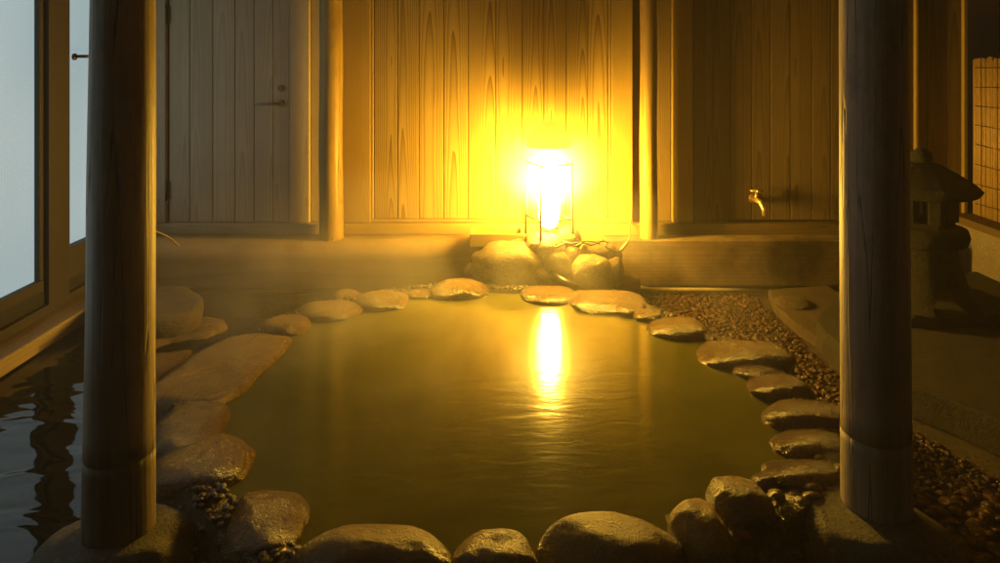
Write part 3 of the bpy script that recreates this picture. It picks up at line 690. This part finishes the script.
for (r, z) in prof:
    for k in range(NR):
        a = 2*PI*k/NR; hx = math.cos(PI/6)/math.cos(((a+PI/6) % (PI/3))-PI/6); rr_ = .9*r*(1+.75*(1/ (1/hx)-.93)); lift = .02*max(0, (hx-.95))*8*(r/.28)
        vs.append((QX+rr_*math.cos(a), QY+rr_*math.sin(a), QZ+z+lift+.004*mn.noise(Vector((rr_*9, a*3, z*9)))))
fs = [(i*NR+k, i*NR+(k+1) % NR, (i+1)*NR+(k+1) % NR, (i+1)*NR+k) for i in range(len(prof)-1) for k in range(NR)]
m.add(vs, fs, None, True); m.build('roof', M['lgranite_roof'], sl)
m = MB(); m.lathe([(0, .76), (.04, .76), (.055, .785), (.045, .815), (.018, .835), (0, .84)], (QX, QY, QZ), 20); m.build('finial', M['lgranite_roof'], sl)
# ------------------------------------------------------------------ pebbles (uncountable)
def pebbles(name, mat, test, step, rmin, rmax, box, zb):
    m = MB(); V, Fs = ico(2); x = box[0]
    while x < box[1]:
        y = box[2]
        while y < box[3]:
            px, py = x+random.uniform(-.5, .5)*step, y+random.uniform(-.5, .5)*step; y += step
            if not test(px, py) or random.random() < .06: continue
            a = random.uniform(rmin, rmax); b = a*random.uniform(.6, .9); h = a*random.uniform(.35, .55); th = random.uniform(0, PI); c, s = math.cos(th), math.sin(th)
            tx, ty = random.uniform(-.25, .25), random.uniform(-.25, .25); z0 = zb(px, py)+random.uniform(-.006, .003)
            m.add([(px+v.x*a*c-v.y*b*s, py+v.x*a*s+v.y*b*c, z0+v.z*h+v.x*a*tx+v.y*b*ty) for v in V], Fs, None, True)
        x += step
    return tag(m.build(name, M[mat]), kind='stuff')
def slope(x, y):
    p0 = None
    for q in range(0, 32, 2):
        sc_ = 1+q/100
        if inside(x, y, sc_):
            for (sa, za), (sb, zb_) in zip(rings, rings[1:]):
                if sa <= sc_ <= sb: return max(.004, za+(zb_-za)*(sc_-sa)/(sb-sa))
            return .17
    return .004
def free(x, y):
    for X, Y, a, b in FOOT:
        if ((x-X)/a)**2+((y-Y)/b)**2 < .92: return False
    for P in SLABS:
        c = False; j = len(P)-1
        for i in range(len(P)):
            if (P[i][1] > y) != (P[j][1] > y) and x < (P[j][0]-P[i][0])*(y-P[i][1])/(P[j][1]-P[i][1])+P[i][0]: c = not c
            j = i
        if c: return False
    return True
def right_ok(x, y): return x > -.1 and x < 1.52+max(0, 2.9-y)*.35 and not inside(x, y, 1.06) and free(x, y)
def left_ok(x, y): return x <= -.1 and x > -1.35 and not inside(x, y, 1.06) and free(x, y)
tag(pebbles('pebbles', 'pebble', lambda x, y: right_ok(x, y) and y > 2.3, .021, .006, .019, (-.1, 1.9, 2.3, 4.25), slope), 'wet red brown pebbles covering the ground right of the pool', 'pebbles')
tag(pebbles('pebbles', 'pebble', lambda x, y: right_ok(x, y) and y <= 2.3, .036, .016, .034, (-.1, 2.0, 1.3, 2.32), slope), 'larger oval pebbles in the dark near corner by the right pillar', 'pebbles')
tag(pebbles('pebbles', 'pebdark', left_ok, .021, .008, .017, (-2.15, -.1, 1.3, 4.2), lambda x, y: max(slope(x, y)+.006, .014)), 'dark wet pebbles under shallow water left of the pool', 'pebbles')
# ------------------------------------------------------------------ air: steam haze
H = 0.009
t = NT('haze_air'); v = t.n('ShaderNodeVolumePrincipled'); v.inputs['Color'].default_value = (.95, .93, .88, 1); v.inputs['Density'].default_value = H; v.inputs['Anisotropy'].default_value = .35
t.l(v.outputs[0], t.out.inputs['Volume'])
m = MB(); m.box(-70, 70, -70, 70, -1, 5); tag(m.build('haze', t.m), kind='stuff')
# steam drifting off the hot water over the pool and the far bank
t = NT('drifting_steam'); p = t.pos(); x, y, z = t.sep(p)
SC, SR = (-.35, 3.15, .42), (1.9, 1.3, .6)
q = [t.math('DIVIDE', t.math('SUBTRACT', a, SC[i]), SR[i]) for i, a in enumerate((x, y, z))]
rr = t.math('ADD', t.math('ADD', t.math('MULTIPLY', q[0], q[0]), t.math('MULTIPLY', q[1], q[1])), t.math('MULTIPLY', q[2], q[2]))
fall = t.rng(rr, 0.1, .8, 1, 0)
nz = t.noise(t.comb(t.math('MULTIPLY', x, 1.0), y, t.math('MULTIPLY', z, .8)), 2.1, 3, .55, .8)
v = t.n('ShaderNodeVolumePrincipled'); v.inputs['Color'].default_value = (.97, .96, .94, 1); v.inputs['Anisotropy'].default_value = .2
t.l(t.math('MULTIPLY', t.math('MULTIPLY', t.rng(nz, .45, .66, 0, 1), fall), .34), v.inputs['Density']); t.l(v.outputs[0], t.out.inputs['Volume'])
m = MB(); V, Fs = ico(4); m.add([(SC[0]+a.x*SR[0]*.95, SC[1]+a.y*SR[1]*.95, max(WATER+.004, SC[2]+a.z*SR[2]*.95)) for a in V], Fs, None, True)
tag(m.build('steam', t.m), kind='stuff')
t = NT('lamp_bloom_steam'); p = t.pos(); x, y, z = t.sep(p)  # steam puff added round the lamp, thickened to make its white bloom
LC = (LX, LY, .80); q = [t.math('DIVIDE', t.math('SUBTRACT', a, LC[i]), (.40, .30, .30)[i]) for i, a in enumerate((x, y, z))]
rr = t.math('ADD', t.math('ADD', t.math('MULTIPLY', q[0], q[0]), t.math('MULTIPLY', q[1], q[1])), t.math('MULTIPLY', q[2], q[2]))
fall = t.math('POWER', t.rng(rr, 0, .88, 1, 0), 1.6); nz = t.noise(p, 3.5, 2, .5)
v = t.n('ShaderNodeVolumePrincipled'); v.inputs['Color'].default_value = (.97, .96, .94, 1)
t.l(t.math('MULTIPLY', t.math('MULTIPLY', fall, t.rng(nz, .3, .7, .6, 1)), 3.0), v.inputs['Density']); t.l(v.outputs[0], t.out.inputs['Volume'])
m = MB(); V, Fs = ico(3); m.add([(LC[0]+a.x*.385, LC[1]+a.y*.29, LC[2]+a.z*.29) for a in V], Fs, None, True)
tag(m.build('steam', t.m), kind='stuff')
# ------------------------------------------------------------------ sky: night
w = bpy.data.worlds.new('World'); sc.world = w; w.use_nodes = True; nt = w.node_tree
bg = nt.nodes['Background']; sk = nt.nodes.new('ShaderNodeTexSky'); sk.sky_type = 'NISHITA'; sk.sun_disc = False; sk.sun_elevation = math.radians(-1); sk.sun_rotation = math.radians(200)
nt.links.new(sk.outputs[0], bg.inputs[0]); bg.inputs[1].default_value = .04
# ------------------------------------------------------------------ render settings
sc.view_settings.view_transform = 'Standard'; sc.view_settings.look = 'None'; sc.view_settings.exposure = 0; sc.view_settings.gamma = 1
sc.cycles.use_denoising = True; sc.cycles.max_bounces = 6; sc.cycles.diffuse_bounces = 3; sc.cycles.glossy_bounces = 3; sc.cycles.transmission_bounces = 4; sc.cycles.volume_bounces = 1; sc.cycles.transparent_max_bounces = 8
sc.cycles.sample_clamp_indirect = 6; sc.cycles.caustics_reflective = False; sc.cycles.caustics_refractive = False
